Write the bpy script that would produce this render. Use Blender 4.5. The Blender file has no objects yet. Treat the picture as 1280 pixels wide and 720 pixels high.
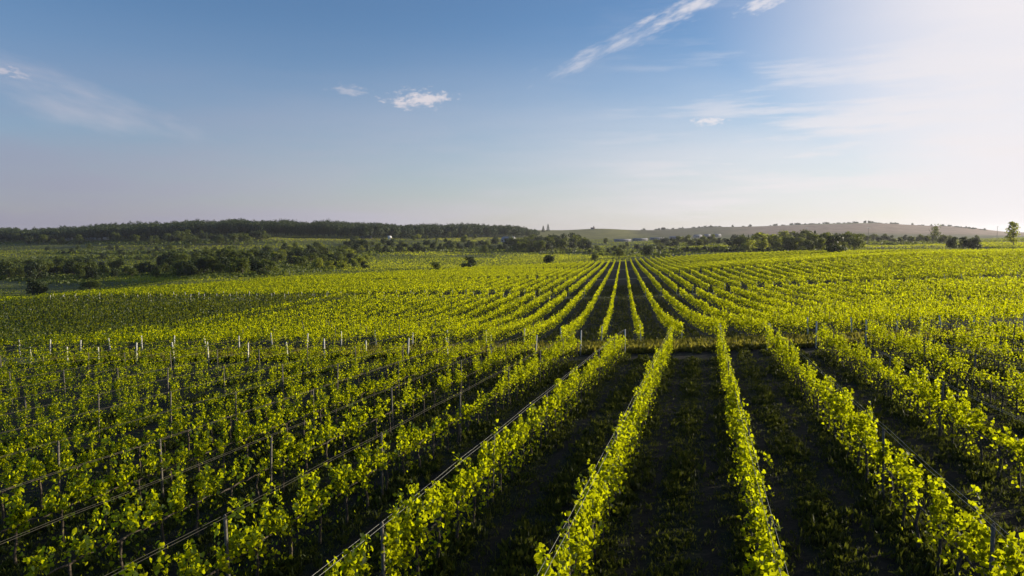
import bpy, math
import numpy as np
from mathutils import Vector

# ------------------------------------------------------------------ camera, sky, sun, exposure
SC = bpy.context.scene
COL = SC.collection
rng = np.random.default_rng(7)
F = 865.0                      # focal length in pixels of a 1280 px wide picture
PITCH = math.radians(4.63)
ZC = 6.0

cam_d = bpy.data.cameras.new('camera')
cam_d.sensor_width = 36.0
cam_d.lens = 36.0 * F / 1280.0
cam_d.clip_start = 0.1
cam_d.clip_end = 20000.0
cam = bpy.data.objects.new('camera', cam_d)
COL.objects.link(cam)
cam.location = (0, 0, ZC)
cam.rotation_euler = (math.pi / 2 - PITCH, 0, 0)
SC.camera = cam

SUN_AZ, SUN_EL = math.radians(70.0), math.radians(8.2)
world = bpy.data.worlds.new('World')
SC.world = world
world.use_nodes = True
wt = world.node_tree
wt.nodes.clear()


class NT:
    """small helper for building node trees"""
    def __init__(self, tree):
        self.t = tree

    def n(self, typ, **kw):
        nd = self.t.nodes.new(typ)
        for k, v in kw.items():
            setattr(nd, k, v)
        return nd

    def l(self, a, b):
        self.t.links.new(a, b)

    def put(self, sock, v):
        if hasattr(v, 'is_output'):
            self.l(v, sock)
        else:
            sock.default_value = v

    def m(self, op, a, b=0.0, c=0.0, clamp=False):
        nd = self.n('ShaderNodeMath', operation=op)
        nd.use_clamp = clamp
        self.put(nd.inputs[0], a)
        self.put(nd.inputs[1], b)
        if op in ('MULTIPLY_ADD', 'SMOOTH_MIN', 'SMOOTH_MAX', 'COMPARE'):
            self.put(nd.inputs[2], c)
        return nd.outputs[0]

    def ramp(self, v, a, b, lo=0.0, hi=1.0, smooth=True):
        nd = self.n('ShaderNodeMapRange')
        nd.interpolation_type = 'SMOOTHSTEP' if smooth else 'LINEAR'
        self.put(nd.inputs['Value'], v)
        self.put(nd.inputs['From Min'], a)
        self.put(nd.inputs['From Max'], b)
        self.put(nd.inputs['To Min'], lo)
        self.put(nd.inputs['To Max'], hi)
        return nd.outputs[0]

    def mix(self, fac, a, b, blend='MIX'):
        nd = self.n('ShaderNodeMix', data_type='RGBA', blend_type=blend)
        self.put(nd.inputs[0], fac)
        for s, v in ((nd.inputs[6], a), (nd.inputs[7], b)):
            if isinstance(v, tuple) and len(v) == 3:
                v = (*v, 1.0)
            self.put(s, v)
        return nd.outputs[2]

    def noise(self, vec, scale, detail=4.0, rough=0.55, dims='3D'):
        nd = self.n('ShaderNodeTexNoise', noise_dimensions=dims)
        if vec is not None:
            self.l(vec, nd.inputs['Vector'])
        nd.inputs['Scale'].default_value = scale
        nd.inputs['Detail'].default_value = detail
        nd.inputs['Roughness'].default_value = rough
        return nd.outputs[0]

    def xyz(self, a, b, c=0.0):
        nd = self.n('ShaderNodeCombineXYZ')
        self.put(nd.inputs[0], a)
        self.put(nd.inputs[1], b)
        self.put(nd.inputs[2], c)
        return nd.outputs[0]


w = NT(wt)
sky = w.n('ShaderNodeTexSky', sky_type='NISHITA')
sky.sun_disc = False
sky.sun_elevation = SUN_EL
sky.sun_rotation = SUN_AZ
sky.altitude = 150.0
sky.air_density = 1.0
sky.dust_density = 0.2
sky.ozone_density = 2.6
SKY_STRENGTH = 0.10
skyc = w.n('ShaderNodeVectorMath', operation='SCALE')
w.l(w.mix(1.0, sky.outputs[0], (0.95, 1.0, 1.17), 'MULTIPLY'), skyc.inputs[0])
skyc.inputs['Scale'].default_value = SKY_STRENGTH
# clouds: thin wisps at fixed bearings of the sky
tc = w.n('ShaderNodeTexCoord')
sp = w.n('ShaderNodeSeparateXYZ')
w.l(tc.outputs['Generated'], sp.inputs[0])
az = w.m('MULTIPLY', w.m('ARCTAN2', sp.outputs[0], sp.outputs[1]), 57.2958)
el = w.m('MULTIPLY', w.m('ARCSINE', sp.outputs[2]), 57.2958)


def bearing(x, y):
    xs, ys = (x - 640) / F, (y - 360) / F
    Y = math.cos(PITCH) - ys * math.sin(PITCH)
    Z = -(ys * math.cos(PITCH) + math.sin(PITCH))
    return math.degrees(math.atan2(xs, Y)), math.degrees(math.atan2(Z, math.hypot(xs, Y)))


def wisp(x, y, half_w, half_h, tilt, opacity, seed, stretch=3.0, fine=1.0, soft=0.55):
    a0, e0 = bearing(x, y)
    k = 57.2958 / F
    ct, st = math.cos(math.radians(tilt)), math.sin(math.radians(tilt))
    da = w.m('SUBTRACT', az, a0)
    de = w.m('SUBTRACT', el, e0)
    p = w.m('MULTIPLY', w.m('ADD', w.m('MULTIPLY', da, ct), w.m('MULTIPLY', de, st)), 1.0 / (half_w * k))
    q = w.m('MULTIPLY', w.m('SUBTRACT', w.m('MULTIPLY', de, ct), w.m('MULTIPLY', da, st)), 1.0 / (half_h * k))
    nz = w.noise(w.xyz(w.m('MULTIPLY', p, half_w / half_h / stretch), q, seed), 1.2 * fine, 6.0, 0.62)
    d = w.m('SQRT', w.m('ADD', w.m('MULTIPLY', p, p), w.m('MULTIPLY', q, q)))
    v = w.m('SUBTRACT', w.m('ADD', w.m('SUBTRACT', 1.0, d), w.m('MULTIPLY', nz, 3.2)), 1.6)
    return w.m('MULTIPLY', w.ramp(v, 0.0, soft * 1.9), opacity)


wisps = [
    wisp(525, 124, 42, 13, 3, 0.85, 1.3, 2.0, 1.6, 0.5),
    wisp(437, 113, 26, 7, -3, 0.35, 4.1, 2.5),
    wisp(770, 55, 110, 13, 22, 0.55, 8.2, 4.0, 1.2, 0.8),
    wisp(860, 10, 80, 15, 18, 0.75, 12.7, 3.0, 1.3, 0.7),
    wisp(955, 4, 36, 9, 12, 0.7, 15.9, 2.5, 1.2, 0.6),
    wisp(888, 151, 26, 6, 2, 0.75, 19.2, 2.0, 1.3, 0.5),
    wisp(5, 89, 36, 7, -4, 0.6, 23.3, 2.5),
    wisp(95, 127, 150, 34, -14, 0.38, 27.1, 4.0, 0.9, 1.0),
    wisp(822, 214, 40, 8, 4, 0.3, 31.0, 3.0, 1.0, 0.9),
    wisp(1010, 190, 260, 44, 2, 0.30, 36.5, 6.0, 0.9, 1.0),
    wisp(1120, 238, 260, 26, 3, 0.40, 41.5, 6.0, 1.0, 1.0),
    wisp(980, 100, 200, 40, 8, 0.10, 45.5, 5.0, 0.8, 1.0),
]
cov = wisps[0]
for v in wisps[1:]:
    cov = w.m('MAXIMUM', cov, v)
# faint high cirrus streaks towards the sun
streak = w.noise(w.xyz(w.m('MULTIPLY', az, 0.05), w.m('MULTIPLY', el, 0.45), 3.0), 1.5, 7.0, 0.6)
veil = w.m('MULTIPLY', w.ramp(streak, 0.46, 0.66), w.m('MULTIPLY', w.ramp(az, 0.0, 24.0), w.ramp(el, 22.0, 4.0)))
cov = w.m('MAXIMUM', cov, w.m('MULTIPLY', veil, 0.75))
# low haze and the sun's glow, painted into the sky colour; brighter near the sun
sdir = w.n('ShaderNodeVectorMath', operation='DOT_PRODUCT')
w.l(tc.outputs['Generated'], sdir.inputs[0])
sdir.inputs[1].default_value = (math.sin(SUN_AZ) * math.cos(SUN_EL), math.cos(SUN_AZ) * math.cos(SUN_EL), math.sin(SUN_EL))
off_sun = w.m('MULTIPLY', w.m('ARCCOSINE', sdir.outputs['Value']), 57.2958)
haze_n = w.noise(w.xyz(w.m('MULTIPLY', az, 0.03), w.m('MULTIPLY', el, 0.16), 9.0), 1.6, 6.0, 0.55)
low = w.m('MULTIPLY', w.ramp(el, 17.0, -2.0), w.ramp(haze_n, 0.25, 0.7, 0.55, 0.97))
glare = w.m('MULTIPLY', w.ramp(off_sun, 57.0, 34.0), w.ramp(haze_n, 0.1, 0.7, 0.85, 1.0))
glow_c = w.mix(w.ramp(off_sun, 112.0, 38.0), (0.205, 0.198, 0.285), (0.58, 0.555, 0.575))
base_sky = w.mix(w.m('MAXIMUM', low, glare), skyc.outputs[0], glow_c)
cloudy = w.mix(cov, base_sky, w.mix(w.ramp(off_sun, 102.0, 42.0), (0.46, 0.42, 0.45), (0.58, 0.55, 0.56)))
bg = w.n('ShaderNodeBackground')
w.l(cloudy, bg.inputs[0])
bg.inputs[1].default_value = 1.0
wo = w.n('ShaderNodeOutputWorld')
w.l(bg.outputs[0], wo.inputs[0])

sun_d = bpy.data.lights.new('sun', 'SUN')
sun_d.energy = 5.0
sun_d.angle = math.radians(0.53)
sun_d.color = (1.0, 0.88, 0.66)
sun = bpy.data.objects.new('sun', sun_d)
COL.objects.link(sun)
S = Vector((math.sin(SUN_AZ) * math.cos(SUN_EL), math.cos(SUN_AZ) * math.cos(SUN_EL), math.sin(SUN_EL)))
sun.rotation_euler = (-S).to_track_quat('-Z', 'Y').to_euler()
sun.location = S * 400

SC.view_settings.view_transform = 'Standard'
SC.view_settings.look = 'None'
SC.view_settings.gamma = 1.0
SC.view_settings.exposure = 0.6
SC.view_settings.use_curve_mapping = False
SC.render.engine = 'CYCLES'
SC.cycles.max_bounces = 6
SC.cycles.diffuse_bounces = 3
SC.cycles.transmission_bounces = 4
SC.cycles.volume_bounces = 0
SC.cycles.use_denoising = True
SC.cycles.denoiser = 'OPENIMAGEDENOISE'
SC.cycles.denoising_input_passes = 'RGB_ALBEDO_NORMAL'
SC.cycles.denoising_prefilter = 'ACCURATE'

# ------------------------------------------------------------------ the lie of the land
T1, T2 = math.radians(15.5), math.radians(9.1)      # headings of the near block and of the blocks beyond
C1, S1, C2, S2 = math.cos(T1), math.sin(T1), math.cos(T2), math.sin(T2)


def to_uv(x, y):
    return x * C2 - y * S2, x * S2 + y * C2


def from_uv(u, v):
    return u * C2 + v * S2, -u * S2 + v * C2


GV = np.array([-400, -60, 0, 30, 48, 54, 66, 82, 104, 132, 160, 206, 300, 432, 700])
GH = np.array([-16.0, 2.35, 5.65, 7.3, 8.25, 8.7, 9.85, 11.0, 11.7, 12.45, 13.2, 14.2, 16.2, 18.0, 20.0])
_vv = np.linspace(-400, 700, 2201)
_hh = np.interp(_vv, GV, GH)
_k = np.hanning(25); _k /= _k.sum()
_hh = np.convolve(np.pad(_hh, 12, mode='edge'), _k, mode='valid')


def smooth(a, b, x):
    t = np.clip((x - a) / (b - a), 0, 1)
    return t * t * (3 - 2 * t)


def h_field(u, v):
    """depth of the field surface below the camera"""
    g = np.interp(v, _vv, _hh)
    kr = np.interp(v, [0, 50, 130, 210, 450], [0.066, 0.062, 0.056, 0.07, 0.07])
    kl = np.interp(v, [0, 50, 130, 300], [0.066, 0.046, 0.022, 0.022])
    k = kl + (kr - kl) * smooth(-15, 15, u)
    ue = np.where(u > 0, 160 * np.tanh(u / 160), u)
    bump = 1.5 * np.exp(-((u - 75) / 55) ** 2 - ((v - 215) / 45) ** 2)
    return g - k * ue - bump


# ground beyond the vineyard: distance and picture height of the ground along a few bearings
TAB = {
    -400: [(120, 384), (250, 372), (400, 352), (600, 332), (800, 318), (1000, 305), (1400, 293), (3000, 288), (6000, 288)],
    0: [(120, 384), (250, 370), (400, 350), (550, 335), (700, 322), (900, 308), (1000, 303), (1400, 293), (3000, 288), (6000, 288)],
    330: [(120, 384), (230, 347), (300, 343), (400, 336), (550, 325), (700, 314), (900, 301), (1000, 296), (1400, 286), (2500, 286), (6000, 288)],
    560: [(120, 384), (330, 335), (450, 329), (600, 321), (800, 310), (1000, 301), (1250, 295), (1600, 289), (2500, 287), (6000, 289)],
    700: [(120, 384), (390, 329), (500, 324), (700, 316), (900, 308), (1200, 299), (1600, 293), (2000, 287.5), (2600, 288.5), (6000, 289.5)],
    750: [(120, 384), (420, 327), (600, 319), (900, 307), (1200, 300), (1600, 293), (2000, 285.5), (2600, 287), (6000, 289.5)],
    800: [(120, 384), (430, 324), (600, 318), (900, 306), (1200, 300), (1600, 295), (2100, 287.5), (2600, 288), (6000, 289.5)],
    900: [(120, 384), (430, 317), (500, 315), (600, 310), (800, 305), (1100, 301), (1500, 296), (2000, 291), (2600, 283), (3200, 286), (6000, 289.5)],
    1080: [(120, 384), (420, 314), (500, 309), (700, 306), (1000, 302), (1500, 296), (2500, 278), (3200, 283), (6000, 289.5)],
    1180: [(120, 384), (350, 312), (500, 306), (700, 303), (1000, 300), (1500, 297), (2500, 282), (3200, 286), (6000, 289.5)],
    1280: [(120, 384), (250, 309), (320, 306), (400, 304), (700, 300), (1500, 296), (2500, 291), (6000, 290)],
    1600: [(120, 384), (250, 309), (320, 306), (400, 304), (700, 300), (1500, 296), (2500, 291), (6000, 290)],
}
_tx = np.array(sorted(TAB))
_ly = np.linspace(math.log(60), math.log(6000), 240)
_tab = []
for x_ in _tx:
    p_ = np.array(TAB[x_])
    a_ = np.arctan((p_[:, 1] - 360) / F) + PITCH
    _tab.append(np.interp(_ly, np.log(p_[:, 0]), np.tan(a_)))
_tab = np.array(_tab)
_k9 = np.hanning(11); _k9 /= _k9.sum()
_tab = np.array([np.convolve(np.pad(r, 5, mode='edge'), _k9, mode='valid') for r in _tab])


def h_far(x, y):
    y = np.maximum(y, 61.0)
    px = 640 + F * x / y
    i = np.clip(np.searchsorted(_tx, px) - 1, 0, len(_tx) - 2)
    f = np.clip((px - _tx[i]) / (_tx[i + 1] - _tx[i]), 0, 1)
    f = f * f * (3 - 2 * f)
    j = (np.log(np.clip(y, 61, 5999)) - _ly[0]) / (_ly[1] - _ly[0])
    j0 = np.clip(j.astype(int), 0, len(_ly) - 2)
    g = j - j0
    lo = _tab[i, j0] * (1 - g) + _tab[i, j0 + 1] * g
    hi = _tab[i + 1, j0] * (1 - g) + _tab[i + 1, j0 + 1] * g
    return (lo * (1 - f) + hi * f) * y


EDGE = np.array([(-160, -400), (-150, 60), (-136, 130), (-122, 234), (-81, 318), (-17, 401), (5, 432), (57, 432), (100, 398), (150, 292), (300, 215), (500, 200), (500, -400)], float)


def field_dist(u, v):
    """distance outside the vineyard's edge, negative inside"""
    u, v = np.atleast_1d(u).astype(float), np.atleast_1d(v).astype(float)
    d = np.full(u.shape, 1e9)
    inside = np.zeros(u.shape, bool)
    n = len(EDGE)
    for i in range(n):
        a, b = EDGE[i], EDGE[(i + 1) % n]
        ab = b - a
        t = np.clip(((u - a[0]) * ab[0] + (v - a[1]) * ab[1]) / (ab @ ab), 0, 1)
        d = np.minimum(d, np.hypot(u - a[0] - t * ab[0], v - a[1] - t * ab[1]))
        c = (a[1] > v) != (b[1] > v)
        with np.errstate(divide='ignore', invalid='ignore'):
            xi = a[0] + (v - a[1]) * ab[0] / ab[1]
        inside ^= c & (u < xi)
    return np.where(inside, -d, d)


def ground_z(x, y):
    x, y = np.atleast_1d(np.asarray(x, float)), np.atleast_1d(np.asarray(y, float))
    u, v = to_uv(x, y)
    d = field_dist(u, v)
    f = smooth(2, 45, d) * smooth(90, 125, y)
    hf = h_field(np.clip(u, -300, 400), np.clip(v, -400, 600))
    h = hf * (1 - f) + h_far(x, y) * f
    far = smooth(500, 900, np.hypot(x, y)) * (1 - smooth(90, 200, y))
    h = h * (1 - far) + 14.0 * far
    roll = f * (0.9 * np.sin(x * 0.021 + 1.3 * np.sin(y * 0.013)) * np.sin(y * 0.017 + 0.6) + 0.4 * np.sin(x * 0.063 + y * 0.031))
    return ZC - h + roll * smooth(150, 300, y) * (1 - smooth(900, 1400, y))


def gz(x, y):
    return float(ground_z(x, y)[0])


def project(x, y, z):
    dz = z - ZC
    dep = y * math.cos(PITCH) - dz * math.sin(PITCH)
    up = y * math.sin(PITCH) + dz * math.cos(PITCH)
    return 640 + F * x / dep, 360 - F * up / dep, dep


def spot(px, py, ymin=140.0, ymax=3200.0):
    """where the ground is met in the direction of a bearing, beyond ymin"""
    xs, ys = (px - 640) / F, (py - 360) / F
    Yd = math.cos(PITCH) - ys * math.sin(PITCH)
    Zd = -(ys * math.cos(PITCH) + math.sin(PITCH))
    yy = np.exp(np.linspace(math.log(ymin), math.log(ymax), 1500))
    xx = yy * xs / Yd
    zz = ZC + yy * Zd / Yd
    below = zz <= ground_z(xx, yy)
    i = int(np.argmax(below)) if below.any() else len(yy) - 1
    return float(xx[i]), float(yy[i]), gz(xx[i], yy[i])


# ------------------------------------------------------------------ mesh helpers
def mesh_from(name, verts, faces_list, mat=None, smooth_shade=False, mat_index=None):
    """verts (n,3); faces_list: list of (m,k) integer arrays"""
    me = bpy.data.meshes.new(name)
    verts = np.ascontiguousarray(verts, dtype=np.float32)
    me.vertices.add(len(verts))
    me.vertices.foreach_set('co', verts.ravel())
    idx = np.concatenate([np.asarray(f, np.int32).ravel() for f in faces_list])
    tot = np.concatenate([np.full(len(f), np.asarray(f).shape[1], np.int32) for f in faces_list])
    start = np.concatenate([[0], np.cumsum(tot)[:-1]]).astype(np.int32)
    me.loops.add(len(idx))
    me.loops.foreach_set('vertex_index', idx)
    me.polygons.add(len(tot))
    me.polygons.foreach_set('loop_start', start)
    me.polygons.foreach_set('loop_total', tot)
    if smooth_shade:
        me.polygons.foreach_set('use_smooth', np.ones(len(tot), bool))
    for m_ in (mat if isinstance(mat, (list, tuple)) else [mat]):
        if m_ is not None:
            me.materials.append(m_)
    if mat_index is not None:
        me.polygons.foreach_set('material_index', np.asarray(mat_index, np.int32))
    me.update(calc_edges=True)
    return me


def link(name, me, parent=None, loc=(0, 0, 0), rotz=0.0):
    o = bpy.data.objects.new(name, me)
    COL.objects.link(o)
    o.location = loc
    o.rotation_euler = (0, 0, rotz)
    if parent is not None:
        o.parent = parent
    return o


def thing(name, label, cat, loc=(0, 0, 0), rotz=0.0, group=None, me=None):
    o = link(name, me, None, loc, rotz)
    o['label'] = label
    o['category'] = cat
    if group:
        o['group'] = group
    return o


class MB:
    """collects boxes, tubes and prisms into one mesh"""
    def __init__(self):
        self.v, self.f, self.n = [], {}, 0

    def add(self, v, faces):
        for f in faces:
            self.f.setdefault(len(f), []).append([i + self.n for i in f])
        self.v.append(np.asarray(v, float))
        self.n += len(v)
        return self

    def box(self, x0, x1, y0, y1, z0, z1, taper=0.0):
        t = taper
        v = [(x0, y0, z0), (x1, y0, z0), (x1, y1, z0), (x0, y1, z0),
             (x0 + t, y0 + t, z1), (x1 - t, y0 + t, z1), (x1 - t, y1 - t, z1), (x0 + t, y1 - t, z1)]
        return self.add(v, [(0, 3, 2, 1), (4, 5, 6, 7), (0, 1, 5, 4), (1, 2, 6, 5), (2, 3, 7, 6), (3, 0, 4, 7)])

    def tube(self, pts, radii, n=7, cap=True):
        pts = np.asarray(pts, float)
        radii = np.broadcast_to(radii, len(pts))
        d = np.gradient(pts, axis=0)
        d /= np.linalg.norm(d, axis=1)[:, None] + 1e-9
        ref = np.where(np.abs(d[:, 2:3]) > 0.9, [[1.0, 0, 0]], [[0, 0, 1.0]])
        a = np.cross(d, ref); a /= np.linalg.norm(a, axis=1)[:, None]
        b = np.cross(d, a)
        an = np.linspace(0, 2 * math.pi, n, endpoint=False)
        ring = (a[:, None] * np.cos(an)[None, :, None] + b[:, None] * np.sin(an)[None, :, None]) * radii[:, None, None] + pts[:, None]
        v = ring.reshape(-1, 3)
        f = []
        for i in range(len(pts) - 1):
            for j in range(n):
                k = (j + 1) % n
                f.append((i * n + j, i * n + k, (i + 1) * n + k, (i + 1) * n + j))
        self.add(v, f)
        if cap:
            m = self.n - len(v)
            for s in (0, (len(pts) - 1) * n):
                self.f.setdefault(n, []).append([m + s + j for j in range(n)])
        return self

    def mesh(self, name, mat, smooth_shade=False):
        return mesh_from(name, np.concatenate(self.v), [np.array(f) for f in self.f.values()], mat, smooth_shade)


# ------------------------------------------------------------------ materials
def new_mat(name):
    m_ = bpy.data.materials.new(name)
    m_.use_nodes = True
    t = m_.node_tree
    t.nodes.clear()
    k = NT(t)
    out = k.n('ShaderNodeOutputMaterial')
    return m_, k, out


def leaf_mat(name, lo, hi, trans, tmix=0.5, rough=0.5, spec=0.35, scale=None):
    """leaf: reflects a deep green and lets through a yellower green; every leaf its own shade"""
    m_, k, out = new_mat(name)
    g = k.n('ShaderNodeNewGeometry')
    r = g.outputs['Random Per Island']
    col = k.mix(r, lo, hi)
    trc = k.mix(r, tuple(c * 0.45 for c in trans), trans)
    if scale:
        tcn = k.n('ShaderNodeTexCoord')
        nz = k.noise(tcn.outputs['Object'], scale, 3.0)
        tone = k.ramp(nz, 0.3, 0.7, 0.7, 1.2)
        vm = k.n('ShaderNodeVectorMath', operation='SCALE')
        k.l(col, vm.inputs[0]); k.l(tone, vm.inputs['Scale'])
        col = vm.outputs[0]
    pb = k.n('ShaderNodeBsdfPrincipled')
    k.put(pb.inputs['Base Color'], col)
    pb.inputs['Roughness'].default_value = rough
    pb.inputs['Specular IOR Level'].default_value = spec
    tr = k.n('ShaderNodeBsdfTranslucent')
    k.put(tr.inputs[0], trc)
    mx = k.n('ShaderNodeMixShader')
    mx.inputs[0].default_value = tmix
    k.l(pb.outputs[0], mx.inputs[1]); k.l(tr.outputs[0], mx.inputs[2])
    k.l(mx.outputs[0], out.inputs[0])
    return m_


def plain_mat(name, a, b, scale=6.0, rough=0.8, metallic=0.0, bump=0.0, detail=5.0):
    m_, k, out = new_mat(name)
    tcn = k.n('ShaderNodeTexCoord')
    nz = k.noise(tcn.outputs['Object'], scale, detail)
    pb = k.n('ShaderNodeBsdfPrincipled')
    k.put(pb.inputs['Base Color'], k.mix(k.ramp(nz, 0.3, 0.7), a, b))
    pb.inputs['Roughness'].default_value = rough
    pb.inputs['Metallic'].default_value = metallic
    if bump:
        bp = k.n('ShaderNodeBump')
        bp.inputs['Strength'].default_value = bump
        bp.inputs['Distance'].default_value = 0.02
        k.l(nz, bp.inputs['Height']); k.l(bp.outputs[0], pb.inputs['Normal'])
    k.l(pb.outputs[0], out.inputs[0])
    return m_


M = {
    'vine': leaf_mat('vine_leaf', (0.016, 0.034, 0.006), (0.050, 0.082, 0.009), (0.69, 0.75, 0.005), 0.62, 0.55, 0.15),
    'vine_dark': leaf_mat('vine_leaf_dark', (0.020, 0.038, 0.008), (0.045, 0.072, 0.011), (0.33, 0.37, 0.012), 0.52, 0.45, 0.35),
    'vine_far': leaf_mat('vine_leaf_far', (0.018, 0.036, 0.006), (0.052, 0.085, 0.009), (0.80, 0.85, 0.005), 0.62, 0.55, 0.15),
    'weed': leaf_mat('weed_blade', (0.017, 0.030, 0.008), (0.042, 0.055, 0.014), (0.14, 0.16, 0.016), 0.42, 0.6, 0.2),
    'dry': leaf_mat('dry_grass_blade', (0.09, 0.09, 0.022), (0.17, 0.15, 0.035), (0.42, 0.38, 0.04), 0.5, 0.6, 0.2),
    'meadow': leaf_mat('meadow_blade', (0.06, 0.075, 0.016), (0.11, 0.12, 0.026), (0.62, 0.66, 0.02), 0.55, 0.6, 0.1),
    'rough': leaf_mat('rough_blade', (0.045, 0.062, 0.014), (0.09, 0.105, 0.022), (0.36, 0.41, 0.024), 0.52, 0.6, 0.15),
    'forest': leaf_mat('forest_leaf', (0.020, 0.036, 0.016), (0.070, 0.095, 0.034), (0.09, 0.12, 0.03), 0.3, 0.55, 0.2),
    'tree_dark': leaf_mat('tree_leaf_dark', (0.022, 0.036, 0.012), (0.046, 0.064, 0.018), (0.08, 0.11, 0.018), 0.35, 0.55, 0.25),
    'tree_mid': leaf_mat('tree_leaf_mid', (0.042, 0.064, 0.014), (0.080, 0.105, 0.022), (0.24, 0.28, 0.022), 0.45, 0.55, 0.25),
    'tree_light': leaf_mat('tree_leaf_light', (0.075, 0.100, 0.016), (0.13, 0.15, 0.024), (0.52, 0.56, 0.03), 0.52, 0.55, 0.25),
    'bark': plain_mat('bark', (0.05, 0.04, 0.03), (0.12, 0.10, 0.075), 14.0, 0.9, bump=0.4),
    'vine_bark': plain_mat('vine_bark', (0.035, 0.026, 0.018), (0.10, 0.075, 0.05), 30.0, 0.95, bump=0.5),
    'post': plain_mat('weathered_post', (0.07, 0.06, 0.05), (0.14, 0.125, 0.10), 18.0, 0.85, bump=0.3),
    'end_post': plain_mat('concrete_post', (0.42, 0.40, 0.36), (0.62, 0.60, 0.54), 12.0, 0.85, bump=0.2),
    'wire': plain_mat('galvanised_wire', (0.22, 0.22, 0.19), (0.32, 0.32, 0.27), 3.0, 0.5, 0.2),
    'dark_wire': plain_mat('darker_wire', (0.05, 0.045, 0.035), (0.09, 0.08, 0.06), 3.0, 0.7, 0.1),  # darker wire for the rows further left
    'plaster': plain_mat('white_plaster', (0.22, 0.22, 0.23), (0.32, 0.31, 0.32), 0.6, 0.85),
    'roof_pale': plain_mat('pale_sheet_roof', (0.20, 0.20, 0.23), (0.30, 0.30, 0.33), 0.4, 0.5),
    'roof_white': plain_mat('white_sheet_roof', (0.66, 0.65, 0.62), (0.78, 0.77, 0.74), 0.4, 0.5),
    'roof_grey': plain_mat('grey_sheet_roof', (0.16, 0.17, 0.20), (0.26, 0.27, 0.30), 0.4, 0.6),
    'roof_red': plain_mat('brown_tile_roof', (0.16, 0.09, 0.06), (0.25, 0.14, 0.10), 1.0, 0.8),
    'glass': plain_mat('window_glass', (0.03, 0.035, 0.04), (0.05, 0.055, 0.06), 1.0, 0.1),
    'lamp': plain_mat('lamp_housing', (0.70, 0.70, 0.70), (0.80, 0.80, 0.80), 2.0, 0.4),
    'road': plain_mat('pale_dirt', (0.24, 0.20, 0.14), (0.36, 0.31, 0.23), 0.7, 0.95),
}


def ground_material():
    m_, k, out = new_mat('ground')
    at = k.n('ShaderNodeAttribute', attribute_name='cover')
    inf = k.n('ShaderNodeAttribute', attribute_name='field')
    tcn = k.n('ShaderNodeTexCoord')
    P = tcn.outputs['Object']
    s = k.n('ShaderNodeSeparateXYZ'); k.l(P, s.inputs[0])
    X, Y = s.outputs[0], s.outputs[1]
    ww = k.m('SUBTRACT', k.m('MULTIPLY', X, C1), k.m('MULTIPLY', Y, S1))
    uu = k.m('SUBTRACT', k.m('MULTIPLY', X, C2), k.m('MULTIPLY', Y, S2))
    vv = k.m('ADD', k.m('MULTIPLY', X, S2), k.m('MULTIPLY', Y, C2))
    near = k.m('LESS_THAN', vv, 49.0)
    la = k.m('FRACT', k.m('MULTIPLY', k.m('SUBTRACT', ww, 1.05 - 300), 1 / 3.0))
    lb = k.m('FRACT', k.m('MULTIPLY', k.m('SUBTRACT', uu, 1.45 - 300), 1 / 3.0))
    lane = k.m('ADD', k.m('MULTIPLY', la, near), k.m('MULTIPLY', lb, k.m('SUBTRACT', 1.0, near)))
    n1 = k.noise(P, 0.9, 6.0, 0.6)
    n2 = k.noise(P, 7.0, 5.0, 0.65)
    n3 = k.noise(P, 0.035, 4.0, 0.55)
    lane = k.m('ADD', lane, k.m('MULTIPLY', k.m('SUBTRACT', n1, 0.5), 0.10))
    off = k.m('ABSOLUTE', k.m('SUBTRACT', lane, 0.5))          # 0 mid-lane, 0.5 under the vines
    track = k.m('MULTIPLY', k.ramp(k.m('ABSOLUTE', k.m('SUBTRACT', off, 0.24)), 0.11, 0.02), 0.9)
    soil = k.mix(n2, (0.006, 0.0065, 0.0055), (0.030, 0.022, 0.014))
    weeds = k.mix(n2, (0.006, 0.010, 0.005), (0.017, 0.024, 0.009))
    cov_ = k.m('MULTIPLY', k.ramp(n1, 0.28, 0.50), k.m('SUBTRACT', 1.0, track))
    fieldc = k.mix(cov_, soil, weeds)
    tone = k.m('ADD', k.m('MULTIPLY', k.ramp(n3, 0.3, 0.7), 0.45), k.m('ADD', 0.45, k.m('MULTIPLY', n2, 0.5)))
    vm = k.n('ShaderNodeVectorMath', operation='SCALE')
    k.l(at.outputs['Color'], vm.inputs[0]); k.l(tone, vm.inputs['Scale'])
    col = k.mix(inf.outputs['Fac'], vm.outputs[0], fieldc)
    pb = k.n('ShaderNodeBsdfPrincipled')
    k.put(pb.inputs['Base Color'], col)
    pb.inputs['Roughness'].default_value = 0.95
    pb.inputs['Specular IOR Level'].default_value = 0.15
    bp = k.n('ShaderNodeBump')
    bp.inputs['Strength'].default_value = 0.7
    bp.inputs['Distance'].default_value = 0.08
    k.l(k.m('ADD', n2, n1), bp.inputs['Height']); k.l(bp.outputs[0], pb.inputs['Normal'])
    k.l(pb.outputs[0], out.inputs[0])
    return m_


def path_material():
    m_, k, out = new_mat('dry_grass_path')
    tcn = k.n('ShaderNodeTexCoord')
    P = tcn.outputs['Object']
    n1, n2 = k.noise(P, 0.6, 5.0), k.noise(P, 6.0, 5.0, 0.65)
    a = k.mix(n2, (0.06, 0.065, 0.018), (0.17, 0.15, 0.045))
    b = k.mix(n2, (0.05, 0.042, 0.026), (0.12, 0.10, 0.06))
    pb = k.n('ShaderNodeBsdfPrincipled')
    k.put(pb.inputs['Base Color'], k.mix(k.ramp(n1, 0.40, 0.62), a, b))
    pb.inputs['Roughness'].default_value = 0.95
    bp = k.n('ShaderNodeBump'); bp.inputs['Distance'].default_value = 0.06
    k.l(n2, bp.inputs['Height']); k.l(bp.outputs[0], pb.inputs['Normal'])
    k.l(pb.outputs[0], out.inputs[0])
    return m_


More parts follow.
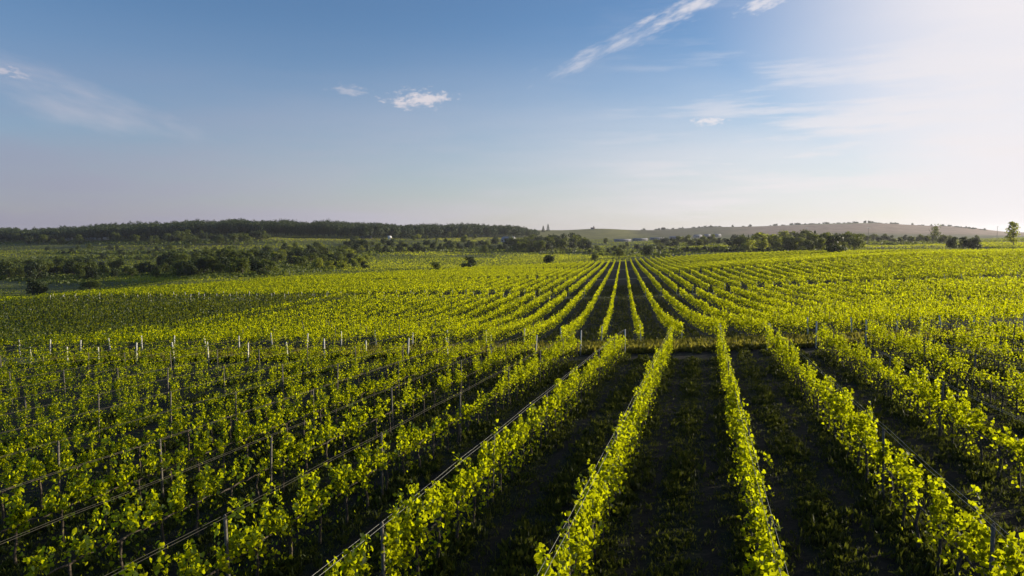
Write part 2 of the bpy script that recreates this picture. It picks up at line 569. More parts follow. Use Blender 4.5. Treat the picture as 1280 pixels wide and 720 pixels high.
# ------------------------------------------------------------------ ground, paths
def lerp(a, b, f):
    return a + (b - a) * f


def build_ground():
    front = np.linspace(-52, 52, 417)
    back = np.linspace(52, 308, 86)[1:-1]
    A = np.radians(np.concatenate([front, back]))
    R = np.concatenate([[1.2], np.exp(np.linspace(math.log(2.0), math.log(5600), 330))])
    AA, RR = np.meshgrid(A, R)
    x, y = (RR * np.sin(AA)).ravel(), (RR * np.cos(AA)).ravel()
    z = ground_z(x, y)
    v = np.stack([x, y, z], 1)
    na, nr = len(A), len(R)
    i, j = np.meshgrid(np.arange(nr - 1), np.arange(na), indexing='ij')
    jn = (j + 1) % na
    f = np.stack([i * na + j, (i + 1) * na + j, (i + 1) * na + jn, i * na + jn], -1).reshape(-1, 4)
    # close the middle
    v = np.concatenate([v, [[0, 0, gz(0, 0)]]])
    c = len(v) - 1
    tri = np.stack([np.full(na, c), np.arange(na), (np.arange(na) + 1) % na], 1)
    me = mesh_from('ground', v, [f, tri], ground_material(), True)
    # land cover
    X, Y = v[:, 0], v[:, 1]
    u_, v_ = to_uv(X, Y)
    d = field_dist(u_, v_)
    field = 1 - smooth(0.0, 5.0, d)
    px, py, dep = project(X, np.maximum(Y, 1), v[:, 2])
    base = np.tile(np.array([[0.090, 0.105, 0.026]]), (len(X), 1))

    def patch(x0, y0, hw, hh, col, amt=1.0, y_from=140):
        nonlocal base
        q = ((px - x0) / hw) ** 2 + ((py - y0) / hh) ** 2
        k_ = (np.clip(1.6 - q, 0, 1) * amt * (Y > y_from))[:, None]
        base = base * (1 - k_) + np.array(col) * k_
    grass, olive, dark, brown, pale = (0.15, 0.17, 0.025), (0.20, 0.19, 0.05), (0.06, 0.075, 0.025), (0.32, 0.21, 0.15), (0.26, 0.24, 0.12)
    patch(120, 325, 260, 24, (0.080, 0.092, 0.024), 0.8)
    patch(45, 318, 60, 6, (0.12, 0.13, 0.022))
    patch(140, 356, 90, 4, dark)  # dark crop strip, with the shade on it put into this colour
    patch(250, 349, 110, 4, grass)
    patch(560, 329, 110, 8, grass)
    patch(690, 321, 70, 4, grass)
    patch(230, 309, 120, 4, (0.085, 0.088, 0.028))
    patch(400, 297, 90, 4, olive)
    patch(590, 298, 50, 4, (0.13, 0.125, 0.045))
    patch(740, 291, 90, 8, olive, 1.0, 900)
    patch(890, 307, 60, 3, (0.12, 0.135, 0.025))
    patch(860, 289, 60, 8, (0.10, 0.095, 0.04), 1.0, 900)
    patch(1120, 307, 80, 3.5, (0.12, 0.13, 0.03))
    hill = (smooth(890, 960, px) * smooth(1500, 1900, Y))[:, None]
    base = base * (1 - hill) + np.array(brown) * hill
    stripe = (smooth(930, 980, px) * (1 - smooth(1080, 1120, px)) * (np.abs(py - np.interp(px, [930, 1000, 1120], [283, 280.5, 278.2])) < 0.7) * (Y > 1800))[:, None]
    base = base * (1 - stripe) + np.array(pale) * stripe
    ca = me.color_attributes.new('cover', 'FLOAT_COLOR', 'POINT')
    ca.data.foreach_set('color', np.concatenate([base, np.ones((len(X), 1))], 1).astype(np.float32).ravel())
    fa = me.attributes.new('field', 'FLOAT', 'POINT')
    fa.data.foreach_set('value', field.astype(np.float32))
    o = link('ground', me)
    o['kind'] = 'structure'


build_ground()
PATHS = [(47.2, 51.8), (132.0, 137.0), (206.0, 211.0), (300.0, 305.0)]


def ribbon(name, pts_a, pts_b, mat, lift=0.05, across=6):
    pa, pb = np.asarray(pts_a), np.asarray(pts_b)
    rows = []
    for i in range(across + 1):
        q = pa + (pb - pa) * i / across
        rows.append(np.stack([q[:, 0], q[:, 1], ground_z(q[:, 0], q[:, 1]) + lift], 1))
    v = np.stack(rows, 1).reshape(-1, 3)
    n, m_ = len(pa), across + 1
    i, j = np.meshgrid(np.arange(n - 1), np.arange(across), indexing='ij')
    f = np.stack([i * m_ + j, i * m_ + j + 1, (i + 1) * m_ + j + 1, (i + 1) * m_ + j], -1).reshape(-1, 4)
    o = link(name, mesh_from(name, v, [f], mat, True))
    o['kind'] = 'structure'
    return o


PATH_MAT = path_material()
for (va, vb) in PATHS:
    uu = np.arange(-125 if va > 100 else -70, 60 if va < 60 else 150, 1.0)
    wob = 0.35 * np.sin(uu * 0.31) + 0.25 * np.sin(uu * 0.83 + 1)
    A_, B_ = from_uv(uu, va + wob), from_uv(uu, vb + wob * 0.6)
    ribbon('path', np.stack(A_, 1), np.stack(B_, 1), PATH_MAT)

# ------------------------------------------------------------------ leaves
LOBED = np.array([(0, 0), (0.40, -0.14), (0.56, 0.22), (0.36, 0.62), (0, 1.0), (-0.40, -0.14), (-0.56, 0.22), (-0.36, 0.62)])
LOBED_F = [np.array([(0, 1, 2, 3, 4)]), np.array([(0, 4, 7, 6, 5)])]
KITE = np.array([(0, 0), (0.52, 0.38), (0, 1.0), (-0.52, 0.38)])
KITE_F = [np.array([(0, 1, 2)]), np.array([(0, 2, 3)])]


def leaves(c, n, a, size, shape=KITE, faces=KITE_F, fold=0.25):
    """leaf blades at points c, facing n, pointing along a"""
    n = n / (np.linalg.norm(n, axis=1)[:, None] + 1e-9)
    a = a - n * (a * n).sum(1)[:, None]
    a = a / (np.linalg.norm(a, axis=1)[:, None] + 1e-9)
    b = np.cross(n, a)
    x, y = shape[:, 0], shape[:, 1]
    v = c[:, None] + size[:, None, None] * (x[None, :, None] * b[:, None] + (y - 0.35)[None, :, None] * a[:, None]
                                            + (fold * np.abs(x))[None, :, None] * n[:, None])
    k, N = len(shape), len(c)
    base = (np.arange(N) * k)[:, None, None]
    fs = [(f[None] + base).reshape(-1, f.shape[1]) for f in faces]
    return v.reshape(-1, 3), fs


def stack_geo(parts):
    vs, fs, n = [], [], 0
    for v, f in parts:
        vs.append(v)
        fs += [q + n for q in f]
        n += len(v)
    return np.concatenate(vs), fs


def rand_dirs(n, el_lo, el_hi):
    a = rng.uniform(0, 2 * math.pi, n)
    e = rng.uniform(el_lo, el_hi, n)
    return np.stack([np.cos(a) * np.cos(e), np.sin(a) * np.cos(e), np.sin(e)], 1)


# ------------------------------------------------------------------ vine rows
def vine_foliage(P0, D, length, vig_seed, px_scale=1.0, full=1.0, top=1.72, dens=520, hang=0.3, var=0.1, low_share=0.24, cordon=1.0):
    """leaf geometry for a row from P0 (2-D) along D; local to the row's foot. Returns verts, faces"""
    z0 = gz(*P0)
    Nn = np.array([D[1], -D[0]])
    s = np.arange(0.5, length, 1.1)
    s = s + rng.normal(0, 0.08, len(s))
    r0 = np.sin(s * 0.41 + vig_seed) + 0.7 * np.sin(s * 1.07 + vig_seed * 2.3) + 0.5 * np.sin(s * 0.13 + vig_seed * 0.7)
    vig = np.clip(0.97 + (0.06 + 0.5 * var) * r0 + rng.normal(0, var, len(s)), 0.2, 1.5) * full
    vig *= 1.0 + 0.16 * np.sin((P0[0] + D[0] * s) * 0.11 + 2 * np.sin((P0[1] + D[1] * s) * 0.07))
    vig[rng.random(len(s)) < 0.25 * var] *= 0.2
    X, Y = P0[0] + D[0] * s, P0[1] + D[1] * s
    dist = np.hypot(X, Y)
    size = np.clip(0.0017 * dist * px_scale, 0.068, 0.24)
    num = np.clip(dens * (0.068 / size) ** 1.7 * vig, 14, 1000).astype(int)
    idx = np.repeat(np.arange(len(s)), num)
    N = len(idx)
    sz = size[idx]
    # shoots: each leaf belongs to one of about ten shoots of its vine
    sh = rng.integers(0, 10, N)
    key = idx * 10 + sh
    nk = len(s) * 10
    base_s = rng.uniform(-0.72, 0.72, nk)
    lean_s = rng.normal(0, 0.16, nk)
    lean_w = rng.normal(0, 0.075, nk)
    hgt = np.clip(rng.normal(top - cordon, 0.05 + 0.55 * var, nk), 0.12, 1.0)
    droop = rng.random(nk) < hang
    t = rng.random(N) ** 0.6
    vg = np.clip(vig[idx], 0.45, 1.1)
    h = cordon + hgt[key] * t * vg
    wv = lean_w[key] * t * 1.1
    dr = droop[key]
    h = np.where(dr, cordon + hgt[key] * vg * (1.5 * t - 1.35 * t * t) - 0.25 * t * t, h)
    wv = np.where(dr, wv * 2.0, wv)
    h = np.maximum(h, 0.18)
    along = base_s[key] + lean_s[key] * t + rng.normal(0, 0.05, N)
    wv = wv + rng.normal(0, 0.042, N)
    h = h + rng.normal(0, 0.05, N)
    low = rng.random(N) < low_share                       # a few suckers near the foot
    h = np.where(low, cordon + 0.02 - (cordon - 0.18) * rng.random(N) ** 1.7, h)
    wv = np.where(low, rng.normal(0, 0.10, N), wv)
    sx = s[idx] + along
    gx, gy = P0[0] + D[0] * sx + Nn[0] * wv, P0[1] + D[1] * sx + Nn[1] * wv
    c = np.stack([gx - P0[0], gy - P0[1], ground_z(gx, gy) + h - z0], 1)
    nrm = rand_dirs(N, -0.2, 1.0)
    ax = rand_dirs(N, -1.3, -0.1)
    sz = sz * rng.uniform(0.5, 1.35, N)
    near = dist[idx] < 26
    parts = []
    if near.any():
        parts.append(leaves(c[near], nrm[near], ax[near], sz[near], LOBED, LOBED_F, 0.22))
    if (~near).any():
        parts.append(leaves(c[~near], nrm[~near], ax[~near], sz[~near]))
    return stack_geo(parts)


def post_mesh(name, height, wdt, mat, lean=0.0):
    mb = MB()
    hw = wdt / 2
    mb.box(-hw, hw, -hw, hw, -0.25, height - 0.03, 0.004)
    mb.box(-hw + 0.006, hw - 0.006, -hw + 0.006, hw - 0.006, height - 0.029, height, 0.012)
    mb.box(-hw - 0.012, hw + 0.012, -0.008, 0.008, height - 0.10, height - 0.08)     # wire staples
    mb.box(-hw - 0.012, hw + 0.012, -0.008, 0.008, height - 0.55, height - 0.53)
    me = mb.mesh(name, mat)
    return me


POST = post_mesh('post', 1.76, 0.05, M['post'])
END_POST = post_mesh('end_post', 1.72, 0.085, M['end_post'])


def trunk_mesh(seed):
    r = np.random.default_rng(seed)
    z = np.array([-0.1, 0.1, 0.3, 0.55, 0.75, 0.88])
    x = np.cumsum(r.normal(0, 0.022, 6)); y = np.cumsum(r.normal(0, 0.022, 6))
    mb = MB().tube(np.stack([x, y, z], 1), [0.045, 0.036, 0.03, 0.028, 0.03, 0.022], 7)
    for sgn in (-1, 1):                                # the two cordon arms
        k = np.linspace(0, 0.5, 5)
        mb.tube(np.stack([x[-1] + k * 0 + r.normal(0, 0.01, 5), y[-1] + sgn * k, 0.85 + 0.03 * np.sin(k * 6)], 1), [0.022, 0.02, 0.017, 0.014, 0.008], 6)
    return mb.mesh('trunk', M['vine_bark'], True)


TRUNKS = [trunk_mesh(s_) for s_ in range(5)]


def in_view(x, y, margin=40):
    ok = y > 2.0
    yy = np.maximum(y, 2.0)
    px, py, dep = project(x, yy, ground_z(x, y) + 1.2)
    return ok & (px > -margin) & (px < 1280 + margin) & (py < 720 + 3.2 * margin)


ORD = ['first', 'second', 'third', 'fourth', 'fifth', 'sixth', 'seventh', 'eighth', 'ninth', 'tenth', 'eleventh', 'twelfth', 'thirteenth', 'fourteenth', 'fifteenth',
       'sixteenth', 'seventeenth', 'eighteenth', 'nineteenth', 'twentieth']


def vine_row(P0, D, L, label, group, kind, mat, px_scale=1.0, full=1.0, posts=(), end_posts=(), wires=False, trunks=0, top=1.72, dens=430, hang=0.25, var=0.12, low_share=0.18, wire_mat='wire', cordon=1.0, short_posts=False):
    z0 = gz(*P0)
    root = thing('vine_hedge', label, 'vine row', (P0[0], P0[1], z0), 0.0, group)
    v, f = vine_foliage(P0, D, L, rng.uniform(0, 60), px_scale, full, top, dens, hang, var, low_share, cordon)
    link('foliage', mesh_from('foliage', v, f, mat), root)
    rz = math.atan2(-D[0], D[1])

    def at(s_):
        x, y = P0[0] + D[0] * s_, P0[1] + D[1] * s_
        return x - P0[0], y - P0[1], gz(x, y) - z0
    for s_ in posts:
        p = link('post', POST, root, at(s_), rz + rng.normal(0, 0.05))
        p.rotation_euler[0] = rng.normal(0, 0.02); p.rotation_euler[1] = rng.normal(0, 0.02)
    for s_ in end_posts:
        p = link('end_post', END_POST, root, at(s_), rz)
        p.rotation_euler[0] = rng.normal(0, 0.08); p.rotation_euler[1] = rng.normal(0, 0.06)
        if short_posts:
            p.scale[2] = rng.uniform(0.78, 0.95)
    if wires:
        sw = np.arange(0.0, L + 0.1, 1.5)
        px_, py_ = P0[0] + D[0] * sw, P0[1] + D[1] * sw
        zz = ground_z(px_, py_) - z0 + 1.75 - 0.025 * np.sin((sw % 6) / 6 * math.pi)
        for sd in (-0.045, 0.045):
            q = np.stack([px_ - P0[0] + D[1] * sd, py_ - P0[1] - D[0] * sd, zz], 1)
            link('wire', MB().tube(q, 0.003, 5).mesh('wire', M[wire_mat]), root)
    for i in range(trunks):
        s_ = 0.5 + 1.1 * i
        if s_ > L:
            break
        link('trunk', TRUNKS[int(rng.integers(0, 5))], root, at(s_), rz)
    return root


rows = []
# near block: heading T1, ends at the first path
for k in range(-19, 11):
    wv = 1.05 + 3.0 * k
    s_all = np.arange(-14, 60, 0.5)
    x, y = wv * C1 + s_all * S1, -wv * S1 + s_all * C1
    u_, v_ = to_uv(x, y)
    ok = v_ < 46.6
    vis = in_view(x, y, 60) & ok
    if not vis.any():
        if k < 8:
            continue
        vis = ok & (s_all > 10)
    s0, s1 = s_all[vis].min() - 4.0, s_all[ok].max()
    rows.append(('near', k, (wv * C1 + s0 * S1, -wv * S1 + s0 * C1), (S1, C1), s1 - s0))
BLOCKS = [('second', 52.6, 131.4), ('third', 137.6, 205.4), ('fourth', 211.6, 299.4), ('fifth', 305.6, 431.0)]
for bname, va, vb in BLOCKS:
    for k in range(-60, 90):
        u0 = 1.45 + 3.0 * k
        vs = np.arange(va, vb, 1.0)
        x, y = from_uv(u0, vs)
        ok = (field_dist(np.full(vs.shape, u0), vs) < -1.5) & in_view(x, y, 25 if bname != 'second' else 45)
        if ok.sum() < 6:
            continue
        a, b = vs[ok].min(), vs[ok].max()
        p0 = from_uv(u0, a)
        rows.append((bname, k, p0, (S2, C2), b - a))

# the 300 rows that show largest are objects, the rest is one mass
def shown(r):
    b, k, p0, D, L = r
    if b == 'near':
        return 1e9 - abs(k)
    s_ = np.linspace(0, L, 12)
    d = np.hypot(p0[0] + D[0] * s_, p0[1] + D[1] * s_)
    return float((L / 12 / d ** 2).sum())


rows.sort(key=shown, reverse=True)
rest = rows[300:]
PHRASE = {'near': 'in the near vine block', 'second': 'between the first and second grass paths', 'third': 'beyond the second grass path',
          'fourth': 'beyond the third grass path', 'fifth': 'in the last block before the valley'}
NEAR_LABEL = {
    0: 'vine row whose leaves bury its twin wires, reaching the bottom edge right of centre',
    -1: 'vine row with twin pale wires above its leaves, reaching the bottom edge at the centre',
    1: 'vine row with a dark post and twin wires running to the bottom right corner',
    -2: 'vine row whose long twin wires slant down to the bottom edge left of centre',
}
for b, k, p0, D, L in rows[:300]:
    side = 'left' if k < 0 else 'right'
    group = f'vine rows {PHRASE[b]}'
    if b == 'near':
        if k in NEAR_LABEL:
            label = NEAR_LABEL[k]
        elif k < 0:
            label = f'{ORD[-k - 1]} vine row left of the row burying its wires, in the near block'
        else:
            label = f'{ORD[k - 1]} vine row right of the row burying its wires, in the near block'
        step = 6.0 if k > -4 else 7.5
        inner = [s_ for s_ in np.arange(L - step, 0, -step)]
        full = 1.0 if k > -4 else 0.92
        vine_row(p0, D, L, label, group, b, M['vine'], 1.0, full, inner, [L], True, 60 if -6 <= k <= 4 else 0, 1.50 if k > -3 else 1.56, 430, 0.3 if k > -3 else 0.45, 0.30 if k > -3 else 0.34, 0.20 if k > -3 else 0.09, 'wire' if k > -3 else 'dark_wire', 1.0 if k > -3 else 0.95, k < -3)
        continue
    kk = k
    ref = 0
    if abs(kk) <= 12:
        label = f'{ORD[kk] if kk >= 0 else ORD[-kk - 1]} vine row {"right" if kk >= 0 else "left"} of where rows converge, {PHRASE[b]}'
        group = f'vine rows {PHRASE[b]}'
    elif kk < 0:
        label = f'vine row merging with its neighbours far left {PHRASE[b]}'
    else:
        label = f'vine row merging with its neighbours far right {PHRASE[b]}'
    u0 = 1.45 + 3 * k
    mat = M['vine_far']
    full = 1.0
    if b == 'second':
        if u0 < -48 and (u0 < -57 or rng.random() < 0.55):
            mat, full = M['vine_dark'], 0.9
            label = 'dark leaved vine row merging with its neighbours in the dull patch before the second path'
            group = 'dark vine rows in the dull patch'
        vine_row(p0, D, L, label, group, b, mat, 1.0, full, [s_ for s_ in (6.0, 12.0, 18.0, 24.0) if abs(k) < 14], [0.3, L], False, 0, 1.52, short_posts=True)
    elif b == 'third':
        vine_row(p0, D, L, label, group, b, mat, 1.0, full, [], [0.3], False, 0, 1.55, short_posts=True)
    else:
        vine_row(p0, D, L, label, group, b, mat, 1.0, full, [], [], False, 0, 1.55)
if rest:
    parts = []
    for b, k, p0, D, L in rest:
        v, f = vine_foliage(p0, D, L, rng.uniform(0, 60), 1.0, 1.0, 1.55)
        v = v + np.array([p0[0], p0[1], gz(*p0)])
        parts.append((v, f))
    v, f = stack_geo(parts)
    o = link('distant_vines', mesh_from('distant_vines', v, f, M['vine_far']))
    o['kind'] = 'stuff'
    o['label'] = 'furthest vine rows merging into one green sheet'

# ------------------------------------------------------------------ weeds between the near rows and on the paths
def tufts(x, y, hgt, blades, mat, name, label):
    n = len(x)
    idx = np.repeat(np.arange(n), blades)
    N = len(idx)
    dirs = rand_dirs(N, 0.5, 1.45)
    hh = hgt[idx] * rng.uniform(0.5, 1.2, N)
    sp_ = rng.normal(0, 0.05, (N, 2))
    bx, by = x[idx] + sp_[:, 0], y[idx] + sp_[:, 1]
    c = np.stack([bx, by, ground_z(bx, by) + 0.32 * hh], 1)
    nrm = rand_dirs(N, -0.3, 0.5)
    narrow = np.array([(0, 0), (0.11, 0.4), (0, 1.0), (-0.11, 0.4)])
    broad = np.array([(0, 0), (0.22, 0.5), (0, 1.0), (-0.22, 0.5)])
    half = rng.random(N) < 0.6
    g = stack_geo([leaves(c[half], nrm[half], dirs[half], hh[half], narrow, KITE_F, 0.3), leaves(c[~half], nrm[~half], dirs[~half], hh[~half] * 0.8, broad, KITE_F, 0.3)])
    o = link(name, mesh_from(name, g[0], g[1], mat))
    o['kind'] = 'stuff'
    o['label'] = label


def lane_points(n):
    s_ = rng.uniform(3, 47, n) ** 1.0
    k = rng.integers(-9, 8, n)
    offs = np.where(rng.random(n) < 0.62, rng.normal(0.0, 0.30, n), rng.normal(1.5, 0.22, n))
    ww_ = 1.05 + 3 * k + offs
    x, y = ww_ * C1 + s_ * S1, -ww_ * S1 + s_ * C1
    nz = np.sin(x * 0.9 + 1.7 * np.sin(y * 0.6)) + np.sin(y * 1.1 + 1.3 * np.sin(x * 0.7))
    keep = (nz + rng.normal(0, 0.6, n) > 0.15) & (to_uv(x, y)[1] < 47)
    return x[keep], y[keep]


x_, y_ = lane_points(42000)
tufts(x_, y_, rng.uniform(0.10, 0.34, len(x_)), 7, M['weed'], 'weeds', 'green weeds growing in the shaded lanes of the near block')
n_ = 90000
s_ = 3 + 40 * rng.random(n_) ** 1.5
k_ = rng.integers(-6, 7, n_)
f_ = rng.random(n_)
offs_ = np.where(f_ < 0.45, rng.normal(0.0, 0.36, n_), np.where(f_ < 0.85, rng.normal(1.5, 0.30, n_), rng.uniform(0, 3, n_)))
w_ = 1.05 + 3 * k_ + offs_
x_, y_ = w_ * C1 + s_ * S1, -w_ * S1 + s_ * C1
kp = to_uv(x_, y_)[1] < 47
x_, y_ = x_[kp], y_[kp]
tufts(x_, y_, rng.uniform(0.05, 0.17, len(x_)), 5, M['weed'], 'grass', 'dark grass carpeting the shaded lanes of the near block')
n_ = 16000
u_, v_ = rng.uniform(-45, 40, n_), rng.uniform(46.6, 52.6, n_)
x_, y_ = from_uv(u_, v_)
tufts(x_, y_, rng.uniform(0.2, 0.62, n_), 7, M['dry'], 'grass', 'yellow grass on the path across the vineyard')
n_ = 34000
y_ = rng.uniform(53, 175, n_)
x_ = y_ * 0.16 + rng.uniform(-24, 24, n_)
u_, v_ = to_uv(x_, y_)
lf = ((u_ - 1.45) / 3.0) % 1.0
kp = (np.abs(lf - 0.5) < 0.34) & (rng.random(n_) < 0.8)
x_, y_ = x_[kp], y_[kp]
tufts(x_, y_, rng.uniform(0.15, 0.4, len(x_)), 5, M['weed'], 'weeds', 'weeds in the lanes beyond the first path')

def valley_points(n, y0, y1):
    px = rng.uniform(-60, 1330, n)
    y = np.exp(rng.uniform(math.log(y0), math.log(y1), n))
    x = (px - 640) / F * y
    keep = field_dist(*to_uv(x, y)) > 3
    x, y = x[keep], y[keep]
    z = ground_z(x, y)
    return x, y, z, project(x, y, z)


MEADOWS = [(45, 317, 60, 5), (150, 349, 150, 2.5), (260, 347, 110, 3.5), (560, 329, 110, 6), (500, 336, 90, 3), (690, 321, 70, 3.5), (540, 317, 60, 2.5), (240, 309, 110, 2.5), (400, 298, 90, 3), (590, 299, 50, 3),
           (890, 307, 55, 2.5), (1120, 307.5, 75, 3), (1260, 306, 60, 3), (400, 346, 120, 3), (700, 327, 90, 3), (300, 322, 80, 2), (380, 309, 60, 2)]


def grass_sheet(name, label, mat, n, y0, y1, pick, h_lo, h_k, h_hi):
    x, y, z, (px, py, _) = valley_points(n, y0, y1)
    kp = pick(x, y, px, py)
    x, y, z = x[kp], y[kp], z[kp]
    N = len(x)
    hh = np.clip(h_k * y, h_lo, h_hi) * rng.uniform(0.5, 1.2, N)
    g = leaves(np.stack([x, y, z + 0.28 * hh], 1), rand_dirs(N, -0.1, 0.4), rand_dirs(N, 0.7, 1.4), hh, np.array([(-0.6, 0), (0.6, 0), (0.4, 0.7), (-0.35, 0.9)]), [np.array([(0, 1, 2, 3)])], 0.1)
    o = link(name, mesh_from(name, g[0], g[1], mat))
    o['kind'] = 'stuff'
    o['label'] = label


def in_meadow(x, y, px, py):
    q = np.full(len(px), 9.0)
    for (a, b, hw, hh) in MEADOWS:
        q = np.minimum(q, ((px - a) / hw) ** 2 + ((py - b) / hh) ** 2)
    return q + rng.normal(0, 0.18, len(px)) < 1.0


def in_rough(x, y, px, py):
    nz = np.sin(x * 0.035 + 2 * np.sin(y * 0.021)) + np.sin(y * 0.05 + 1.7 * np.sin(x * 0.027)) + rng.normal(0, 0.5, len(x))
    return (nz > -0.7) & ~in_meadow(x, y, px, py)


def in_thicket(x, y, px, py):
    bands = [(60, 345, 75, 9), (165, 340, 60, 5), (270, 340, 72, 9), (375, 330, 60, 12), (420, 316, 60, 5), (540, 312, 100, 3), (690, 312, 50, 5), (790, 316, 60, 4), (880, 312, 90, 2.5), (1000, 312, 80, 4),
             (180, 322, 130, 2), (120, 316, 90, 1.5), (260, 315, 70, 1.5), (160, 303, 190, 2.5), (870, 305, 60, 2), (1130, 304, 60, 2)]
    q = np.full(len(px), 9.0)
    for (a, b, hw, hh) in bands:
        q = np.minimum(q, ((px - a) / hw) ** 2 + ((py - b) / hh) ** 2)
    nz = np.sin(x * 0.11 + 2 * np.sin(y * 0.05)) + np.sin(y * 0.09 + 1.7 * np.sin(x * 0.08))
    return (q + rng.normal(0, 0.15, len(px)) + 0.25 * nz) < 1.0


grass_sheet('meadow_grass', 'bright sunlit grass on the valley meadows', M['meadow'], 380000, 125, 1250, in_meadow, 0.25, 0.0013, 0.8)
grass_sheet('rough_grass', 'dull rough grass between the meadows and thickets', M['rough'], 330000, 125, 1250, in_rough, 0.25, 0.0013, 0.8)
grass_sheet('undergrowth', 'dark low undergrowth below the valley bushes', M['tree_mid'], 150000, 150, 1000, in_thicket, 0.5, 0.0035, 2.4)

# ------------------------------------------------------------------ trees and bushes
def crown_geo(r, width, height, base, lobes, per_lobe, leaf, gap=0.25, column=False):
    """leaf clumps over uneven lobes, in metres"""
    parts = []
    for i in range(lobes):
        if column:
            t = (i + 0.5) / lobes
            cx, cy = r.normal(0, 0.10 * width, 2)
            cz = base + t * (height - base)
            rad = np.array([0.42 * width * (0.45 + 1.1 * math.sin(math.pi * min(0.97, t * 0.85 + 0.12)))] * 2 + [0.75 * (height - base) / lobes * 1.5]) * r.uniform(0.8, 1.15)
        else:
            a = r.uniform(0, 2 * math.pi)
            t = r.random()
            spread = 0.5 * width * (0.68 - 0.35 * t) * math.sqrt(r.uniform(0.15, 1))
            cx, cy = spread * math.cos(a), spread * math.sin(a)
            cz = base + (0.18 + 0.62 * t) * (height - base)
            rad = np.array([0.24 * width, 0.24 * width, 0.22 * (height - base)]) * r.uniform(0.65, 1.25)
        n = per_lobe
        d = r.normal(0, 1, (n, 3)); d /= np.linalg.norm(d, axis=1)[:, None]
        rr = r.uniform(0.55, 1.08, n)[:, None]
        keep = (np.sin(d[:, 0] * 5 + i) + np.sin(d[:, 1] * 6 + 2 * i) + np.sin(d[:, 2] * 5)) > -1.3 + gap
        c = np.array([cx, cy, cz]) + d * rad * rr
        keep &= c[:, 2] > base * 0.4
        c, d = c[keep], d[keep]
        nrm = d + r.normal(0, 0.55, d.shape)
        ax = r.normal(0, 1, d.shape); ax[:, 2] -= 0.5
        parts.append(leaves(c, nrm, ax, leaf * r.uniform(0.6, 1.35, len(c)), KITE, KITE_F, 0.3))
    return stack_geo(parts)


def trunk_geo(r, height, rad, spread, forks=4):
    mb = MB()
    z = np.linspace(-0.4, height * 0.55, 6)
    x = np.cumsum(r.normal(0, 0.02 * height, 6)); y = np.cumsum(r.normal(0, 0.02 * height, 6))
    mb.tube(np.stack([x, y, z], 1), np.linspace(rad, rad * 0.55, 6), 7)
    for i in range(forks):
        a = 2 * math.pi * i / forks + r.uniform(0, 1)
        z0 = height * r.uniform(0.22, 0.5)
        k = np.linspace(0, 1, 4)
        mb.tube(np.stack([np.interp(z0, z, x) + k * spread * math.cos(a), np.interp(z0, z, y) + k * spread * math.sin(a), z0 + k * height * 0.35], 1),
                np.linspace(rad * 0.45, rad * 0.12, 4), 5)
    return mb


PROTO = {}


def proto(shape, tone, variant):
    """unit-height crown and trunk meshes for a kind of tree, shared by its copies"""
    key = (shape, tone, variant)
    if key in PROTO:
        return PROTO[key]
    r = np.random.default_rng(hash(shape) % 1000 if False else sum(map(ord, shape + tone)) * 7 + variant)
    if shape == 'bush':
        g = crown_geo(r, 1.25, 1.0, 0.05, 9, 150, 0.085)
        t = trunk_geo(r, 0.7, 0.035, 0.3, 4)
    elif shape == 'round':
        g = crown_geo(r, 0.95, 1.0, 0.16, 12, 150, 0.065)
        t = trunk_geo(r, 0.9, 0.032, 0.28, 5)
    elif shape == 'tall':
        g = crown_geo(r, 0.55, 1.0, 0.16, 11, 120, 0.055, 0.4)
        t = trunk_geo(r, 1.0, 0.024, 0.14, 5)
    elif shape == 'airy':
        g = crown_geo(r, 0.70, 1.0, 0.22, 13, 75, 0.05, 0.9)
        t = trunk_geo(r, 1.05, 0.024, 0.26, 6)
    elif shape == 'poplar':
        g = crown_geo(r, 0.36, 1.0, 0.20, 13, 130, 0.045, 0.6, True)
        t = trunk_geo(r, 1.1, 0.022, 0.10, 4)
    elif shape == 'conifer':
        parts = []
        for i in range(11):
            k = i / 10.0
            n = 70
            a = r.uniform(0, 2 * math.pi, n)
            rr = (0.24 * (1 - k) + 0.02) * np.sqrt(r.uniform(0.1, 1, n))
            c = np.stack([rr * np.cos(a), rr * np.sin(a), 0.12 + 0.86 * k + r.normal(0, 0.02, n) - rr * 0.3], 1)
            nrm = np.stack([np.cos(a) * 0.5, np.sin(a) * 0.5, np.ones(n)], 1) + r.normal(0, 0.3, (n, 3))
            ax = np.stack([np.cos(a), np.sin(a), -0.5 + 0 * a], 1)
            parts.append(leaves(c, nrm, ax, 0.06 * r.uniform(0.6, 1.3, n)))
        g = stack_geo(parts)
        t = MB().tube([(0, 0, -0.05), (0, 0, 0.5), (0, 0, 0.97)], [0.022, 0.015, 0.004], 6)
    crown = mesh_from('crown', g[0], g[1], M['tree_' + tone])
    trunk = t.mesh('trunk', M['bark'], True)
    PROTO[key] = (crown, trunk)
    return PROTO[key]


def tree(px, py, h_px, w_px, shape, tone, label, group=None, name=None, cat=None, ymin=140.0, ymax=3200.0):
    x, y, z = spot(px, py, ymin, ymax)
    mpp = y / F
    H = h_px * mpp
    crown, trunk = proto(shape, tone, int(rng.integers(0, 3)))
    nat = {'bush': 1.15, 'round': 0.9, 'tall': 0.5, 'airy': 0.66, 'poplar': 0.36, 'conifer': 0.46}[shape]
    W = (w_px * mpp) / nat if w_px else H * rng.uniform(0.85, 1.15)
    name = name or {'bush': 'bush', 'poplar': 'poplar_tree', 'conifer': 'conifer_tree'}.get(shape, 'tree')
    o = thing(name, label, cat or ('bush' if name == 'bush' else 'tree'), (x, y, z - 0.04 * H), rng.uniform(0, 6.28), group)
    o.scale = (W, W, H)
    link('trunk', trunk, o)
    link('crown', crown, o)
    return o


